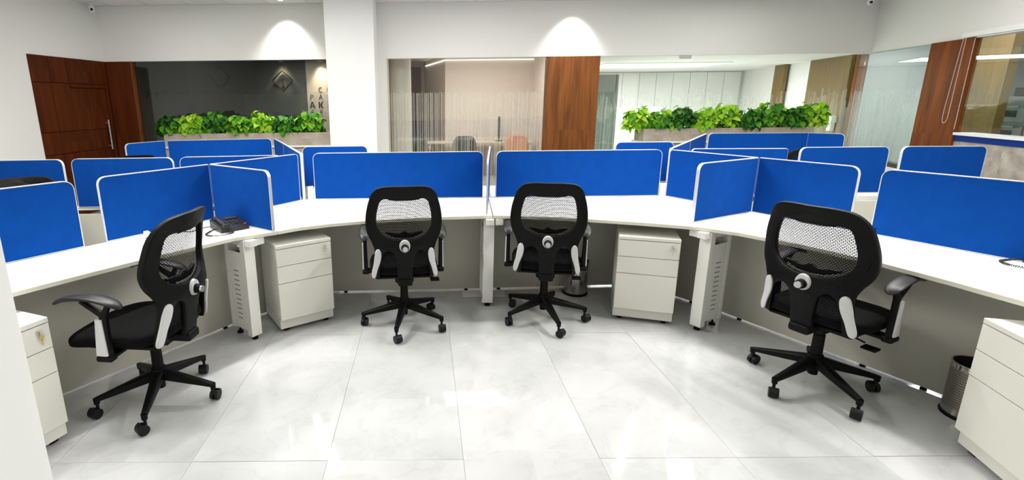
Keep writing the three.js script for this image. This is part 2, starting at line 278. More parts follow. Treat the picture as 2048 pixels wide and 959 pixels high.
[[[-4.6, -2.6], [-3.6, -2.6], 'the aisle by the left planter'], [[-0.5, -2.6], [0.8, -2.6], 'the aisle before the middle cabin'], [[3.4, -2.7], [4.7, -2.7], 'the aisle by the right planter'], [[-4.7, -0.4], [-4.7, 1.0], 'the aisle along the left wall'], [[5.0, -1.6], [4.8, -0.2], 'the aisle along the right wall'], [[4.2, 1.2], [4.0, 2.4], 'the floor by the low wall'], [[2.86, -1.25], [2.58, -0.55], 'the second desk row at the right']].forEach(([a, b, w]) => lineLight(a, b, `white linear LED light fixed to the ceiling over ${w}`, LAMP.wash, 0.3));
function downLight(x, z, y, aim, hex, power, label, angle = 0.5) {
  const t = thing('downlight', label, 'downlight', [x, y, z]);
  mesh('bezel', new THREE.TorusGeometry(0.045, 0.008, 8, 24).rotateX(Math.PI / 2).translate(0, -0.004, 0), M.metalWhite, t);
  mesh('lens', cyl(0.04, 0.04, 0.006, 0, -0.001, 0), glow(hex, 4), t);
  const s = new THREE.SpotLight(hex, power, 6, angle, 1, 2); s.position.set(0, -0.015, 0); s.target.position.set(aim[0], aim[1], aim[2]); s.castShadow = true; s.shadow.radius = 3; t.add(s, s.target);
}
downLight(-2.55, ZB + 0.28, CEIL, [0, -1, -0.16], '#fff6ee', LAMP.down, 'small round ceiling downlight washing the wall left of the white column', 0.8);
downLight(1.82, ZB + 0.28, CEIL, [0, -1, -0.16], '#fffaf4', LAMP.down, 'small round ceiling downlight washing the wall above the wooden pier', 0.8);
downLight(-3.36, -6.08, 2.42, [0, -1, -0.12], '#ffe2bc', 13, 'warm downlight above the diamond frame in the dim room', 0.75);
downLight(-2.56, -6.08, 2.42, [0, -1, -0.12], '#ffe2bc', 13, 'warm downlight above the lettering in the dim room', 0.75);
function panelLight(x, y, z, w, d, hex, power, label) {
  const t = thing('ceiling_panel_light', label, 'ceiling light', [x, y, z]);
  mesh('frame', bx(w, 0.02, d, 0, 0.012, 0), M.metalWhite, t); mesh('diffuser', bx(w - 0.04, 0.01, d - 0.04, 0, 0.001, 0), glow(hex, 1.5), t);
  const l = new THREE.RectAreaLight(hex, power, w - 0.04, d - 0.04); l.position.y = -0.01; l.rotation.x = -Math.PI / 2; t.add(l);
}
panelLight(0.6, 2.53, -5.2, 1.6, 0.6, '#fff4ee', 15, 'warm panel light on the ceiling of the middle cabin');
panelLight(4.2, 2.245, -6.0, 2.4, 1.2, '#fffffe', 22, 'large white panel light on the ceiling of the bright cabin');
panelLight(6.72, 2.62, -2.35, 0.5, 1.9, '#f4f5fb', 15, 'cool panel light on the ceiling of the corridor at the right');
panelLight(-2.75, 2.43, -5.1, 0.4, 0.4, '#fff6ea', 120, 'small dim panel light in the meeting room');
{ // cove strip of the cabin
  const t = thing('cove_light', 'thin bent strip light along the cabin ceiling edge', 'strip light');
  mesh('strip', [wallBox([0, -6.57], [1.88, -6.57], 2.425, 2.445, 0.02, 1)], glow('#fff4e6', 2), t);
  mesh('return_strip', wallBox([0, -6.56], [-0.4, -8.3], 2.425, 2.445, 0.02, -1), glow('#fff4e6', 2), t);
}
/* ---------- desks ---------- */
const VL = [-1.55, 0.01], VR = [1.665, -0.02];                  // the two corners of the spine
const DL = [-0.577, 0.8167], DR = [0.453, 0.8915];
const sL = (s, d = 0) => [VL[0] + DL[0] * s + 0.8167 * d, VL[1] + DL[1] * s + 0.577 * d];
const sR = (s, d = 0) => [VR[0] + DR[0] * s - 0.8915 * d, VR[1] + DR[1] * s + 0.453 * d];
const TOP = 0.75, TH = 0.026;
function desk(label, pts, nFront) {
  const t = thing('workstation_desk', label, 'desk');
  mesh('desktop', slab(pts, TOP, TH, 0.002), M.laminate, t);
  const e = []; for (let i = 0; i < nFront; i++) { const a = pts[i], b = pts[i + 1], { len, turn } = heading(a, b); const g = bx(len, TH - 0.006, 0.003, len / 2, TOP - TH / 2, 0.001); g.rotateY(turn); g.translate(a[0], 0, a[1]); e.push(g); }
  if (e.length) mesh('edge_band', e, M.edge, t); return t;
}
const front2 = [[-1.47, 1.112], [-1.343, 1.012], [-1.151, 0.918], [-0.944, 0.848], [-0.654, 0.786], [-0.336, 0.738], [0.045, 0.706]];
const front3 = [[0.052, 0.706], [0.427, 0.77], [0.734, 0.857], [1.05, 0.969], [1.362, 1.098]];
desk('long white desk of the left workstation with a black telephone', [[-2.62, 2.46], [-2.407, 2.187], [-2.08, 1.725], [-1.72, 1.275], [-1.476, 1.118], sL(0.875), sL(2.5)], 4);
desk('white bow-fronted corner desk of the second chair from the left', [...front2, [0.1, 0], VL, sL(0.87)], 6);
desk('white bow-fronted corner desk of the third chair from the left, left of the right-hand divider', [...front3, sR(0.784), VR, [0.108, 0]], 4);
desk('long white desk of the right workstation, running out of the picture at the right', [[1.369, 1.103], [1.567, 1.27], [1.755, 1.545], [1.915, 1.869], [2.0, 2.154], [2.058, 2.4], [2.13, 2.7], sR(2.8), sR(0.79)], 6);
const tn = Math.atan2(0, 1);
desk('white desk behind the left centre screen, mostly hidden', [[-1.62, -0.62], [0.16, -0.62], [0.118, -0.02], [-1.5, -0.02]].reverse(), 0);
desk('white desk behind the right centre screen, mostly hidden', [[0.19, -0.62], [1.95, -0.72], [1.62, -0.04], [0.125, -0.02]].reverse(), 0);
desk('white desk behind the middle-left screens, mostly hidden', [[-1.95, -0.5], [-3.5, -0.42], [-3.45, 0.26], [-1.66, 0.12]], 0);
desk('white desk behind the middle-right screens, mostly hidden', [[2.15, -0.62], [4.5, -0.6], [4.45, 0.02], [1.86, -0.05]].reverse(), 0);
desk('white desk in front of the far left screens, mostly hidden', [[-3.6, -1.68], [-2.4, -1.86], [-2.2, -1.28], [-3.3, -1.2]], 0);
desk('white desk in front of the far right screens, mostly hidden', [[3.12, -1.94], [4.35, -1.84], [4.2, -1.28], [2.95, -1.34]], 0);

/* ---------- legs ---------- */
// local: post faces +z, leg runs back towards -z
function deskLeg(label, p, turn, open) {
  const t = thing('cable_riser', label, 'desk support', [p[0], 0, p[1]], turn, 'slotted supports under the desks');
  mesh('post', bx(0.082, 0.69, 0.05, 0, 0.375, -0.025, 0.004), M.metalWhite, t);
  mesh('rear_post', bx(0.082, 0.62, 0.035, 0, 0.37, -0.21, 0.004), M.metalWhite, t);
  for (const s of [-1, 1]) {
    const sh = poly([[-0.19, 0.07], [-0.05, 0.07], [-0.05, 0.63], [-0.19, 0.63]]);
    for (let k = 0; k < 11; k++) { const y = 0.145 + k * 0.0345; sh.holes.push(poly([[-0.148, y], [-0.148, y + 0.006], [-0.09, y + 0.006], [-0.09, y]])); }
    const g = extr(sh, 0.0025); g.rotateY(-Math.PI / 2); g.translate(s * 0.037 + 0.00125, 0, 0); mesh('side_panel', g, M.metalWhite, t);
  }
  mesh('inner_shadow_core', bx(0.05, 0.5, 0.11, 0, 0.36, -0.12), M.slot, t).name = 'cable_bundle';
  mesh('beam', bx(0.06, 0.045, 0.36, 0.0, 0.7, -0.13, 0.003), M.metalWhite, t);
  mesh('beam_end', bx(0.06, 0.05, 0.05, 0.075, 0.697, 0.0, 0.004), M.metalWhite, t);
  for (const z of [-0.03, -0.2]) mesh('levelling_foot', [cyl(0.02, 0.022, 0.014, 0, 0.007, z, 16), cyl(0.007, 0.007, 0.03, 0, 0.02, z, 8)], M.black, t);
  return t;
}
const legL = deskLeg('slotted white desk leg beside the telephone end of the left desk', [-1.638, 1.217], Math.atan2(0.8167, 0.577));
const legC = dup(legL, 'white desk leg in the centre, seen end-on between the two middle chairs', [0.024, 0, 0.692], 0);
const legR = dup(legL, 'slotted white desk leg under the right-hand divider beside the right drawer unit', [1.43, 0, 1.135], Math.atan2(-0.8915, 0.453));
legR.children.find((o) => o.name === 'beam_end').position.x = -0.15;

/* ---------- modesty boards ---------- */
function modesty(label, a, b, y0 = 0.014, y1 = 0.715) {
  const { len, turn } = heading(a, b), t = thing('modesty_panel', label, 'panel', [a[0], 0, a[1]], turn);
  mesh('board', bx(len, y1 - y0, 0.018, len / 2, (y0 + y1) / 2, 0, 0.002), M.modesty, t);
  for (const x of [0.14, len - 0.14]) mesh('foot', cyl(0.014, 0.016, 0.014, x, 0.007, 0, 12), M.black, t);
}
modesty('grey-white modesty board under the left desk behind the left chair', sL(2.45, 0.275), sL(0.92, 0.275));
modesty('grey-white modesty board under the second desk, left wing behind the drawers', sL(0.84, 0.29), [-1.295, 0.379]);
modesty('grey-white modesty board behind the second chair from the left', [-1.297, 0.362], [0.022, 0.323]);
modesty('grey-white modesty board behind the third chair from the left', [0.026, 0.322], [1.442, 0.262]);
modesty('grey-white modesty board under the third desk, right wing behind the drawers', [1.43, 0.275], sR(0.74, 0.29));
modesty('grey-white modesty board under the right desk behind the right chair', sR(0.83, 0.285), sR(1.852, 0.285));
modesty('grey-white modesty board under the right desk behind the perforated bin', sR(1.85, 0.287), sR(2.75, 0.287));
modesty('grey-white board under the middle-left screens seen through the gap in the left screens', [-3.46, 0.25], [-1.72, 0.16], 0.05, 0.69);
modesty('grey-white board under the middle-right screens seen through the gap in the right screens', [1.95, -0.01], [4.45, 0.05], 0.05, 0.69);
tag(mesh('floor_cover', bx(0.36, 0.008, 0.13, 0.02, 0.004, 0.43, 0.003), M.carcass), 'thin pale cover plate on the floor behind the centre desk leg', 'cover plate');

/* ---------- screens ---------- */
function roundRect(x0, x1, y0, y1, rTL, rTR) {
  const s = new THREE.Shape(); s.moveTo(x0, y0); s.lineTo(x1, y0); s.lineTo(x1, y1 - rTR); if (rTR) s.quadraticCurveTo(x1, y1, x1 - rTR, y1); s.lineTo(x0 + rTL, y1); if (rTL) s.quadraticCurveTo(x0, y1, x0, y1 - rTL); s.closePath(); return s;
}
const PT = 1.164;
function screen(label, a, b, o = {}) {
  const { y0 = 0.757, y1 = PT, th = 0.022, rl = 0.06, rr: r2 = 0.06, clamps = [], group } = o, { len, turn } = heading(a, b);
  const t = thing('desk_screen', label, 'desk screen', [a[0], 0, a[1]], turn, group);
  const f = 0.0045, fl = rl < 0.025 ? 0.0004 : f, fr = r2 < 0.025 ? 0.0004 : f, g = extr(roundRect(fl, len - fr, y0, y1 - f, Math.max(0.002, rl - f), Math.max(0.002, r2 - f)), th - 0.008, 0.003, 2, 10); g.translate(0, 0, -th / 2 + 0.004); uvPlanar(g);
  mesh('fabric_panel', g, M.blue, t);
  const ring = roundRect(0, len, y0 - 0.003, y1, rl, r2); ring.holes.push(roundRect(fl, len - fr, y0, y1 - f, Math.max(0.002, rl - f), Math.max(0.002, r2 - f)));
  const e = extr(ring, th, 0, 1, 10); e.translate(0, 0, -th / 2); mesh('edge_trim', e, M.trim, t);
  for (const x of clamps) mesh('clamp', [bx(0.03, 0.018, 0.05, x, 0.762, 0.008, 0.004)], M.white, t);
  return t;
}
function uvPlanar(g) { const P = g.attributes.position, U = g.attributes.uv; for (let i = 0; i < P.count; i++) U.setXY(i, P.getX(i), P.getY(i)); }
screen('blue fabric screen at the left edge, on the left desk before the gap', sL(2.45), sL(1.762));
screen('blue fabric screen behind the left chair, between the gap and the divider with the telephone', sL(1.636), sL(0.891), { rr: 0.002, clamps: [0.24] });
screen('blue fabric screen between the telephone divider and the left corner post', sL(0.865), sL(0.05), { rl: 0.002, rr: 0.03 });
screen('blue fabric divider standing across the left desk end behind the black telephone', sL(0.878, 0.02), sL(0.878, 0.69), { rl: 0.002 });
screen('wide blue fabric screen behind the second chair from the left', [-1.452, 0.0], [0.052, 0.0]);
screen('wide blue fabric screen behind the third chair from the left', [0.166, 0.0], [1.625, 0.0]);
screen('thin blue divider seen edge-on between the two middle desks', [0.002, 0.70], [0.182, -0.54], { th: 0.013 });
screen('blue fabric screen between the right corner post and the right-hand divider', sR(0.05), sR(0.772), { rl: 0.03, rr: 0.002 });
screen('blue fabric screen behind the right chair, left of the right-hand gap', sR(0.796), sR(1.405), { rl: 0.002 });
screen('blue fabric divider standing across the desk left of the right chair', sR(0.784, 0.69), sR(0.784, 0.02), { rr: 0.002 });
screen('large blue fabric screen at the right edge of the picture, right of the gap', sR(1.516), sR(2.75));
// rows behind
screen('blue screen running back from the left corner post, its near half', [-1.997, -1.06], [-1.545, 0.03], { rl: 0.002, rr: 0.04 });
screen('blue screen running back from the left corner post, its far half under the left planter', [-2.334, -1.849], [-2.0, -1.07], { rl: 0.002, rr: 0.002 });
screen('blue screen running back from the right corner post, its near half', [1.72, -0.05], [2.32, -0.87], { rl: 0.04, rr: 0.002 });
screen('blue screen running back from the right corner post, its far half under the right planter', [2.325, -0.877], [3.063, -1.896], { rl: 0.002, rr: 0.002 });
screen('blue screen just left of the white column, behind the left centre screen', [-1.70, -0.66], [-1.045, -0.68]);
screen('blue screen behind the right centre screen, below the bright cabin', [1.515, -0.79], [2.10, -0.76]);
screen('dark blue screen in front of the dark wooden door, seen over the left-hand gap', [-3.41, 0.255], [-2.57, 0.235]);
screen('long low blue screen behind the left desk, ending at the left corner', [-2.53, 0.205], [-1.69, 0.14]);
screen('dark blue screen at the far left below the white wall', [-4.9, 0.36], [-3.455, 0.29]);
screen('small blue screen in front of the wooden wall return, with a chair back before it', [-3.885, -1.30], [-3.645, -1.715], { rr: 0.02 });
screen('long blue screen below the left planter', [-3.6, -1.71], [-2.385, -1.89], { rl: 0.02 });
screen('low blue screen behind the right desk, left of the black chair top', [1.90, -0.03], [2.70, 0.03], { rl: 0.03, rr: 0.02 });
screen('dark blue screen in front of the striped corridor window', [2.872, -0.05], [3.637, -0.03]);
screen('dark blue screen in front of the marble low wall at the right', [3.762, -0.04], [4.452, 0.01]);
screen('long blue screen below the right planter', [3.14, -1.975], [4.325, -1.88], { rr: 0.01 });
screen('short blue screen at the right end of the far right row', [4.332, -1.875], [4.56, -1.60], { rl: 0.01 });
// corner posts
for (const [x, z, l] of [[-1.493, -0.005, 'short white cable post on the desk at the left corner of the spine'], [1.652, 0.015, 'short white cable post on the desk at the right corner of the spine'], [-3.63, -1.66, 'short white post at the corner of the far left screens']])
  { const t = thing('cable_post', l, 'post', [x, TOP, z]); mesh('sleeve', bx(0.042, 0.118, 0.042, 0, 0.06, 0, 0.004), M.white, t); mesh('cap', bx(0.03, 0.004, 0.03, 0, 0.121, 0), M.slot, t); }

/* ---------- drawer units ---------- */
// local: front faces +z, origin at the middle of the front foot line
function pedestal(label) {
  const t = thing('drawer_unit', label, 'drawer unit'); const w = 0.4, d = 0.4, h = 0.65;
  mesh('carcass', [bx(w, 0.52, d - 0.022, 0, 0.364, -d / 2 - 0.011, 0.002)], M.carcass, t);
  mesh('top_board', bx(w, 0.024, d, 0, h - 0.012, -d / 2, 0.003), M.carcass, t);
  mesh('plinth', bx(w, 0.07, d - 0.03, 0, 0.064, -d / 2 - 0.012, 0.002), M.carcass, t);
  for (const [y0, y1] of [[0.103, 0.373], [0.377, 0.498], [0.502, 0.622]]) {
    const dr = mesh('drawer', bx(w - 0.002, y1 - y0, 0.019, 0, (y0 + y1) / 2, -0.0105, 0.0015), M.carcass, t);
    if (y1 > 0.6) {
      mesh('lock', [new THREE.CylinderGeometry(0.0115, 0.0115, 0.006, 20).rotateX(Math.PI / 2).translate(0.15, 0.592, 0.002)], M.silver, dr);
      const k = new THREE.Shape(); k.absarc(0, 0, 0.011, 0, Math.PI * 2); const kg = extr(k, 0.002); mesh('key', [kg.clone().translate(0.155, 0.568, 0.008), bx(0.005, 0.03, 0.002, 0.155, 0.546, 0.009), bx(0.003, 0.022, 0.01, 0.15, 0.588, 0.01)], M.silver, dr);
    }
  }
  for (const sx of [-1, 1]) for (const z of [-0.06, -d + 0.07]) mesh('castor', new THREE.CylinderGeometry(0.014, 0.014, 0.03, 14).rotateZ(Math.PI / 2).translate(sx * 0.15, 0.0145, z), M.black, t);
  return t;
}
const front = (a, b) => [[(a[0] + b[0]) / 2, 0, (a[1] + b[1]) / 2], Math.atan2(-(b[1] - a[1]), b[0] - a[0])];
const pd = pedestal('white three-drawer unit left of the second chair from the left, beside the left slotted leg');
{ const [p, r] = front([-1.505, 1.165], [-1.13, 0.92]); pd.position.set(...p); pd.rotation.y = r; }
const addPed = (l, a, b) => dup(pd, l, ...front(a, b));
addPed('white three-drawer unit right of the third chair from the left, beside the right slotted leg', [0.915, 0.962], [1.295, 1.09]);
addPed('white three-drawer unit at the left edge with a brass key hanging in its lock', [-2.36, 2.62], [-2.215, 2.25]).traverse((c) => { if (c.name === 'key') c.material = M.brass; });
addPed('white three-drawer unit in the lower right corner behind the perforated bin', [1.975, 2.345], [1.875, 2.735]);

/* ---------- office chairs: facing -z, origin on the floor under the gas spring ---------- */
const backZ = (x, y) => { const k = [[0.36, 0.2], [0.5, 0.222], [0.66, 0.25], [0.8, 0.238], [0.95, 0.26], [1.1, 0.31]]; let i = 0; while (i < k.length - 2 && y > k[i + 1][0]) i++; const t = (y - k[i][0]) / (k[i + 1][0] - k[i][0]); const s = t * t * (3 - 2 * t) * 0.5 + t * 0.5; return k[i][1] + (k[i + 1][1] - k[i][1]) * s - 1.1 * x * x; };
function bendBack(g, lift = 0) { const P = g.attributes.position; for (let i = 0; i < P.count; i++) P.setZ(i, P.getZ(i) + lift + backZ(P.getX(i), P.getY(i))); return smooth(g, 0.7); }
function smooth(g, a) { const h = mergeVertices(new THREE.BufferGeometry().setAttribute('position', (g.index ? g.toNonIndexed() : g).attributes.position), 1e-4); return clean(toCreasedNormals(h, a)); }
const tess = new TessellateModifier(0.045, 4);
function mirrorPath(s, pts) { for (const p of pts) s.lineTo(p[0], p[1]); }
function splinePts(ctrl, n, closed = false) { return new THREE.CatmullRomCurve3(ctrl.map(([x, y]) => V3(x, y, 0)), closed, 'centripetal').getPoints(n).map((p) => [p.x, p.y]); }
function backFrame() {
  const right = splinePts([[0, 1.076], [0.1, 1.075], [0.165, 1.062], [0.205, 1.025], [0.233, 0.955], [0.252, 0.87], [0.256, 0.80], [0.245, 0.74], [0.217, 0.685], [0.2, 0.63], [0.203, 0.53], [0.212, 0.43]], 44);
  const inner = splinePts([[0.172, 0.425], [0.162, 0.52], [0.148, 0.6], [0.11, 0.635], [0.074, 0.615], [0.058, 0.55], [0.052, 0.46], [0.05, 0.385]], 24);
  const half = [...right, ...inner]; const all = [...half, ...half.map(([x, y]) => [-x, y]).reverse()].filter((p, i, a) => !i || Math.hypot(p[0] - a[i - 1][0], p[1] - a[i - 1][1]) > 1e-4);
  const s = poly(all.reverse());
  const hr = splinePts([[0, 0.977], [0.07, 0.978], [0.12, 0.988], [0.15, 0.975], [0.168, 0.93], [0.182, 0.86], [0.182, 0.81], [0.165, 0.765], [0.12, 0.73], [0.06, 0.712], [0, 0.708]], 40);
  s.holes.push(poly([...hr, ...hr.slice(1, -1).map(([x, y]) => [-x, y]).reverse()]));
  let g = extr(s, 0.022, 0.006, 2, 6); g.translate(0, 0, -0.011); g = tess.modify(clean(g)); return bendBack(g);
}
function netSheet(y0, y1, w, lift) {
  const g = new ParametricGeometry((u, v, t) => { const y = y0 + (y1 - y0) * v, x = (u - 0.5) * 2 * w(y); t.set(x, y, backZ(x, y) + lift); }, 12, 20);
  const P = g.attributes.position, U = g.attributes.uv; for (let i = 0; i < P.count; i++) U.setXY(i, P.getX(i), P.getY(i)); return g;
}
function solidSheet(shape, lift, depth, bevel) { let g = extr(shape, depth, bevel, 2, 10); g = tess.modify(clean(g)); return bendBack(g, lift); }
function cushion() {
  const N = 40, K = 16; const sp = (a, e) => Math.sign(a) * Math.abs(a) ** e;
  const g = new ParametricGeometry((u, v, t) => {
    const a = u * Math.PI * 2, b = (v - 0.5) * Math.PI, cb = sp(Math.cos(b), 0.42), sb = sp(Math.sin(b), 0.62);
    let x = 0.243 * sp(Math.cos(a), 0.55) * cb, z = -0.085 + 0.3 * sp(Math.sin(a), 0.6) * cb, y = 0.455 + 0.046 * sb;
    const fr = Math.max(0, (-z - 0.1) / 0.28); y -= 0.055 * fr * fr; x *= 1 - 0.08 * fr; y += 0.028 * Math.max(0, z - 0.08) / 0.13; if (sb > 0) y -= 0.012 * Math.exp(-(x * x + z * z) / 0.02); t.set(x, y, z);
  }, N, K); return smooth(g, 1.4);
}
function taperBar(a, b, w0, h0, w1, h1, r = 0.3) {  // rounded bar that tapers from a to b
  const A = V3(...a), B = V3(...b), d = B.clone().sub(A), n = 12, P = [], I = []; const side = V3(-d.z, 0, d.x).normalize(), up = side.clone().cross(d).normalize().multiplyScalar(-1); if (up.y < 0) up.negate();
  for (let i = 0; i <= 6; i++) { const t = i / 6, c = A.clone().addScaledVector(d, t), w = (w0 + (w1 - w0) * t) / 2, h = (h0 + (h1 - h0) * t) / 2; for (let k = 0; k < n; k++) { const q = k / n * Math.PI * 2, cx = Math.sign(Math.cos(q)) * Math.abs(Math.cos(q)) ** 0.5, cy = Math.sign(Math.sin(q)) * Math.abs(Math.sin(q)) ** 0.5; const p = c.clone().addScaledVector(side, cx * w).addScaledVector(up, cy * h); P.push(p.x, p.y, p.z); } }
  for (let i = 0; i < 6; i++) for (let k = 0; k < n; k++) { const p = i * n + k, q = i * n + (k + 1) % n; I.push(p, q, p + n, q, q + n, p + n); }
  for (const [o, f] of [[0, 1], [6 * n, 0]]) for (let k = 1; k < n - 1; k++) f ? I.push(o, o + k + 1, o + k) : I.push(o, o + k, o + k + 1);
  const g = new THREE.BufferGeometry(); g.setAttribute('position', new THREE.Float32BufferAttribute(P, 3)); g.setIndex(I); return clean(toCreasedNormals(g, 0.7));
}
function makeChair() {
  const t = thing('office_chair', 'office chair', 'office chair');
  mesh('seat', cushion(), M.blackSoft, t);
  mesh('seat_pan', [bx(0.40, 0.022, 0.36, 0, 0.413, -0.03, 0.01), bx(0.13, 0.06, 0.24, 0, 0.385, -0.0, 0.015), bx(0.1, 0.05, 0.2, 0, 0.402, 0.14, 0.015)], M.black, t);
  const fr = mesh('backrest_frame', backFrame(), M.black, t);
  mesh('backrest_net', netSheet(0.46, 1.0, (y) => (y > 0.7 ? 0.225 : 0.185), -0.014), M.net, t);
  const lum = mesh('lumbar_support', solidSheet(poly([...splinePts([[-0.125, 0.745], [-0.07, 0.722], [0, 0.714], [0.07, 0.722], [0.125, 0.745]], 16), ...splinePts([[0.125, 0.757], [0.07, 0.75], [0.03, 0.748], [0, 0.762], [-0.03, 0.748], [-0.07, 0.75], [-0.125, 0.757]], 16)]), -0.034, 0.014, 0.004), M.black, t);
  // knob on the spine: oval plate, black collar, silver button
  const kz = backZ(0, 0.666) + 0.017; const kn = mesh('knob_plate', (() => { const g = new THREE.CylinderGeometry(0.033, 0.036, 0.014, 32).rotateX(Math.PI / 2); g.scale(1, 1.22, 1); g.translate(0, 0.67, kz + 0.004); return g; })(), M.greyWing, t);
  mesh('knob_collar', new THREE.CylinderGeometry(0.023, 0.026, 0.03, 28).rotateX(Math.PI / 2).translate(0, 0.662, kz + 0.022), M.black, kn);
  mesh('knob_button', new THREE.CylinderGeometry(0.017, 0.018, 0.014, 28).rotateX(Math.PI / 2).translate(0, 0.662, kz + 0.042), M.silver, kn);
  for (const s of [-1, 1]) {
    const pts = splinePts([[0.158, 0.628], [0.172, 0.646], [0.19, 0.638], [0.2, 0.6], [0.21, 0.53], [0.226, 0.45], [0.218, 0.428], [0.203, 0.432], [0.182, 0.5], [0.16, 0.57]], 40, true).map(([x, y]) => [s * x, y]); if (s < 0) pts.reverse();
    mesh('side_wing', solidSheet(poly(pts), 0.016, 0.01, 0.004), M.greyWing, t);
  }
  for (const s of [-1, 1]) {   // armrests
    const x = s * 0.272; const path = [[-0.29, 0.672, 0.035], [-0.24, 0.694, 0.056], [-0.16, 0.708, 0.068], [-0.06, 0.705, 0.075], [0.02, 0.684, 0.072], [0.065, 0.66, 0.05]];
    const crv = new THREE.CatmullRomCurve3(path.map(([z, y, w]) => V3(w, y, z))); const P = [], I = [], n = 14, m = 22;
    for (let i = 0; i <= m; i++) { const c = crv.getPoint(i / m), e = Math.sqrt(Math.max(0, 1 - Math.abs(i / m * 2 - 1) ** 6)); for (let k = 0; k < n; k++) { const q = k / n * 2 * Math.PI; P.push(x + Math.cos(q) * c.x / 2 * (0.25 + 0.75 * e), c.y + Math.sin(q) * 0.013 * (0.15 + 0.85 * e), c.z); } }
    for (let i = 0; i < m; i++) for (let k = 0; k < n; k++) { const p = i * n + k, q = i * n + (k + 1) % n; I.push(p, p + n, q, q, p + n, q + n); }
    for (let k = 1; k < n - 1; k++) { I.push(0, k, k + 1); const o = m * n; I.push(o, o + k + 1, o + k); }
    const pg = new THREE.BufferGeometry(); pg.setAttribute('position', new THREE.Float32BufferAttribute(P, 3)); pg.setIndex(I); pg.computeVertexNormals();
    const arm = mesh('armrest', [clean(taperBar([x, 0.40, -0.05], [x, 0.63, -0.035], 0.03, 0.055, 0.026, 0.036)), clean(taperBar([x, 0.62, -0.035], [x, 0.69, -0.14], 0.026, 0.03, 0.026, 0.018)), clean(taperBar([x, 0.625, -0.03], [x, 0.682, 0.0], 0.026, 0.03, 0.026, 0.02)), bx(0.11, 0.022, 0.07, x - s * 0.05, 0.402, -0.05, 0.008), bx(0.05, 0.03, 0.085, x, 0.398, -0.055, 0.012)], M.black, t);
    mesh('arm_pad', pg, M.pad, arm);
    mesh('arm_sleeve', (() => { const g = taperBar([x + s * 0.012, 0.418, -0.062], [x + s * 0.012, 0.605, -0.055], 0.024, 0.062, 0.018, 0.034); return g; })(), M.greyWing, arm);
  }
  mesh('gas_spring', [cyl(0.0145, 0.0145, 0.14, 0, 0.34, 0, 20)], M.gas, t);
  mesh('height_lever', [taperBar([0.06, 0.385, -0.0], [0.2, 0.355, 0.0], 0.012, 0.01, 0.01, 0.008), bx(0.065, 0.012, 0.06, 0.225, 0.335, 0.0, 0.004).rotateZ(0)], M.black, t);
  const base = mesh('base', [cyl(0.027, 0.029, 0.13, 0, 0.25, 0, 24), cyl(0.036, 0.04, 0.06, 0, 0.165, 0, 24), cyl(0.026, 0.024, 0.05, 0, 0.1, 0, 20)], M.black, t);
  for (let k = 0; k < 5; k++) {
    const a = k * 2 * Math.PI / 5, c = Math.cos(a), s = Math.sin(a);
    mesh('base_leg', [taperBar([0.02 * c, 0.155, 0.02 * s], [0.3 * c, 0.098, 0.3 * s], 0.062, 0.056, 0.03, 0.024), cyl(0.016, 0.014, 0.03, 0.3 * c, 0.09, 0.3 * s, 14)], M.black, base);
    const sw = a + [0.9, -0.7, 1.9, 2.6, -1.6][k], wx = Math.cos(sw), wz = Math.sin(sw), cx = 0.3 * c + 0.016 * wx, cz = 0.3 * s + 0.016 * wz; const parts = [];
    for (const q of [-1, 1]) parts.push(new THREE.CylinderGeometry(0.0265, 0.0265, 0.017, 22).rotateX(Math.PI / 2).rotateY(-sw).translate(cx - wz * q * 0.0135, 0.0275, cz + wx * q * 0.0135));
    parts.push(new THREE.CylinderGeometry(0.03, 0.03, 0.046, 20, 1, false, -0.2, Math.PI * 1.0).rotateX(Math.PI / 2).rotateY(-sw).translate(cx, 0.0315, cz), cyl(0.008, 0.008, 0.05, 0.3 * c, 0.065, 0.3 * s, 10));
    mesh('castor', parts, M.castor, base);
  }
  return t;
}
const chair = makeChair();
function seatChair(o, deg, baseAngle) { o.rotation.y = deg * Math.PI / 180; o.children.find((c) => c.name === 'base').rotation.y = -baseAngle - o.rotation.y; return o; }
chair.position.set(-0.626, 0, 0.975); chair.userData.label = 'black net-back office chair seen from behind, left of the centre leg'; seatChair(chair, 5, 0.462);
seatChair(dup(chair, 'black office chair right of the centre leg, with a steel bin behind it', [0.409, 0, 0.915]), -12, 0.183);
seatChair(dup(chair, 'black office chair in left foreground turned sideways, its armrest and seat towards the left', [-1.943, 0, 1.909]), 84, 1.337);
seatChair(dup(chair, 'black office chair in right foreground with its back to the viewer, nearest the perforated bin', [1.719, 0, 1.831]), -64, 1.546);
seatChair(dup(chair, 'dark chair back showing before the small blue screen by the wooden wall', [-3.62, 0, -1.12]), 20, 0.2);
seatChair(dup(chair, 'dark chair top just showing over the screens below the left planter', [-2.72, 0, -1.0]), -8, 0.4);
seatChair(dup(chair, 'chair top showing over the screen at the left edge of the picture', [-3.36, 0, 0.95]), 205, 0.4);
seatChair(dup(chair, 'black chair top in the gap between two blue screens of the right row', [3.46, 0, -1.05]), 10, 0.4);

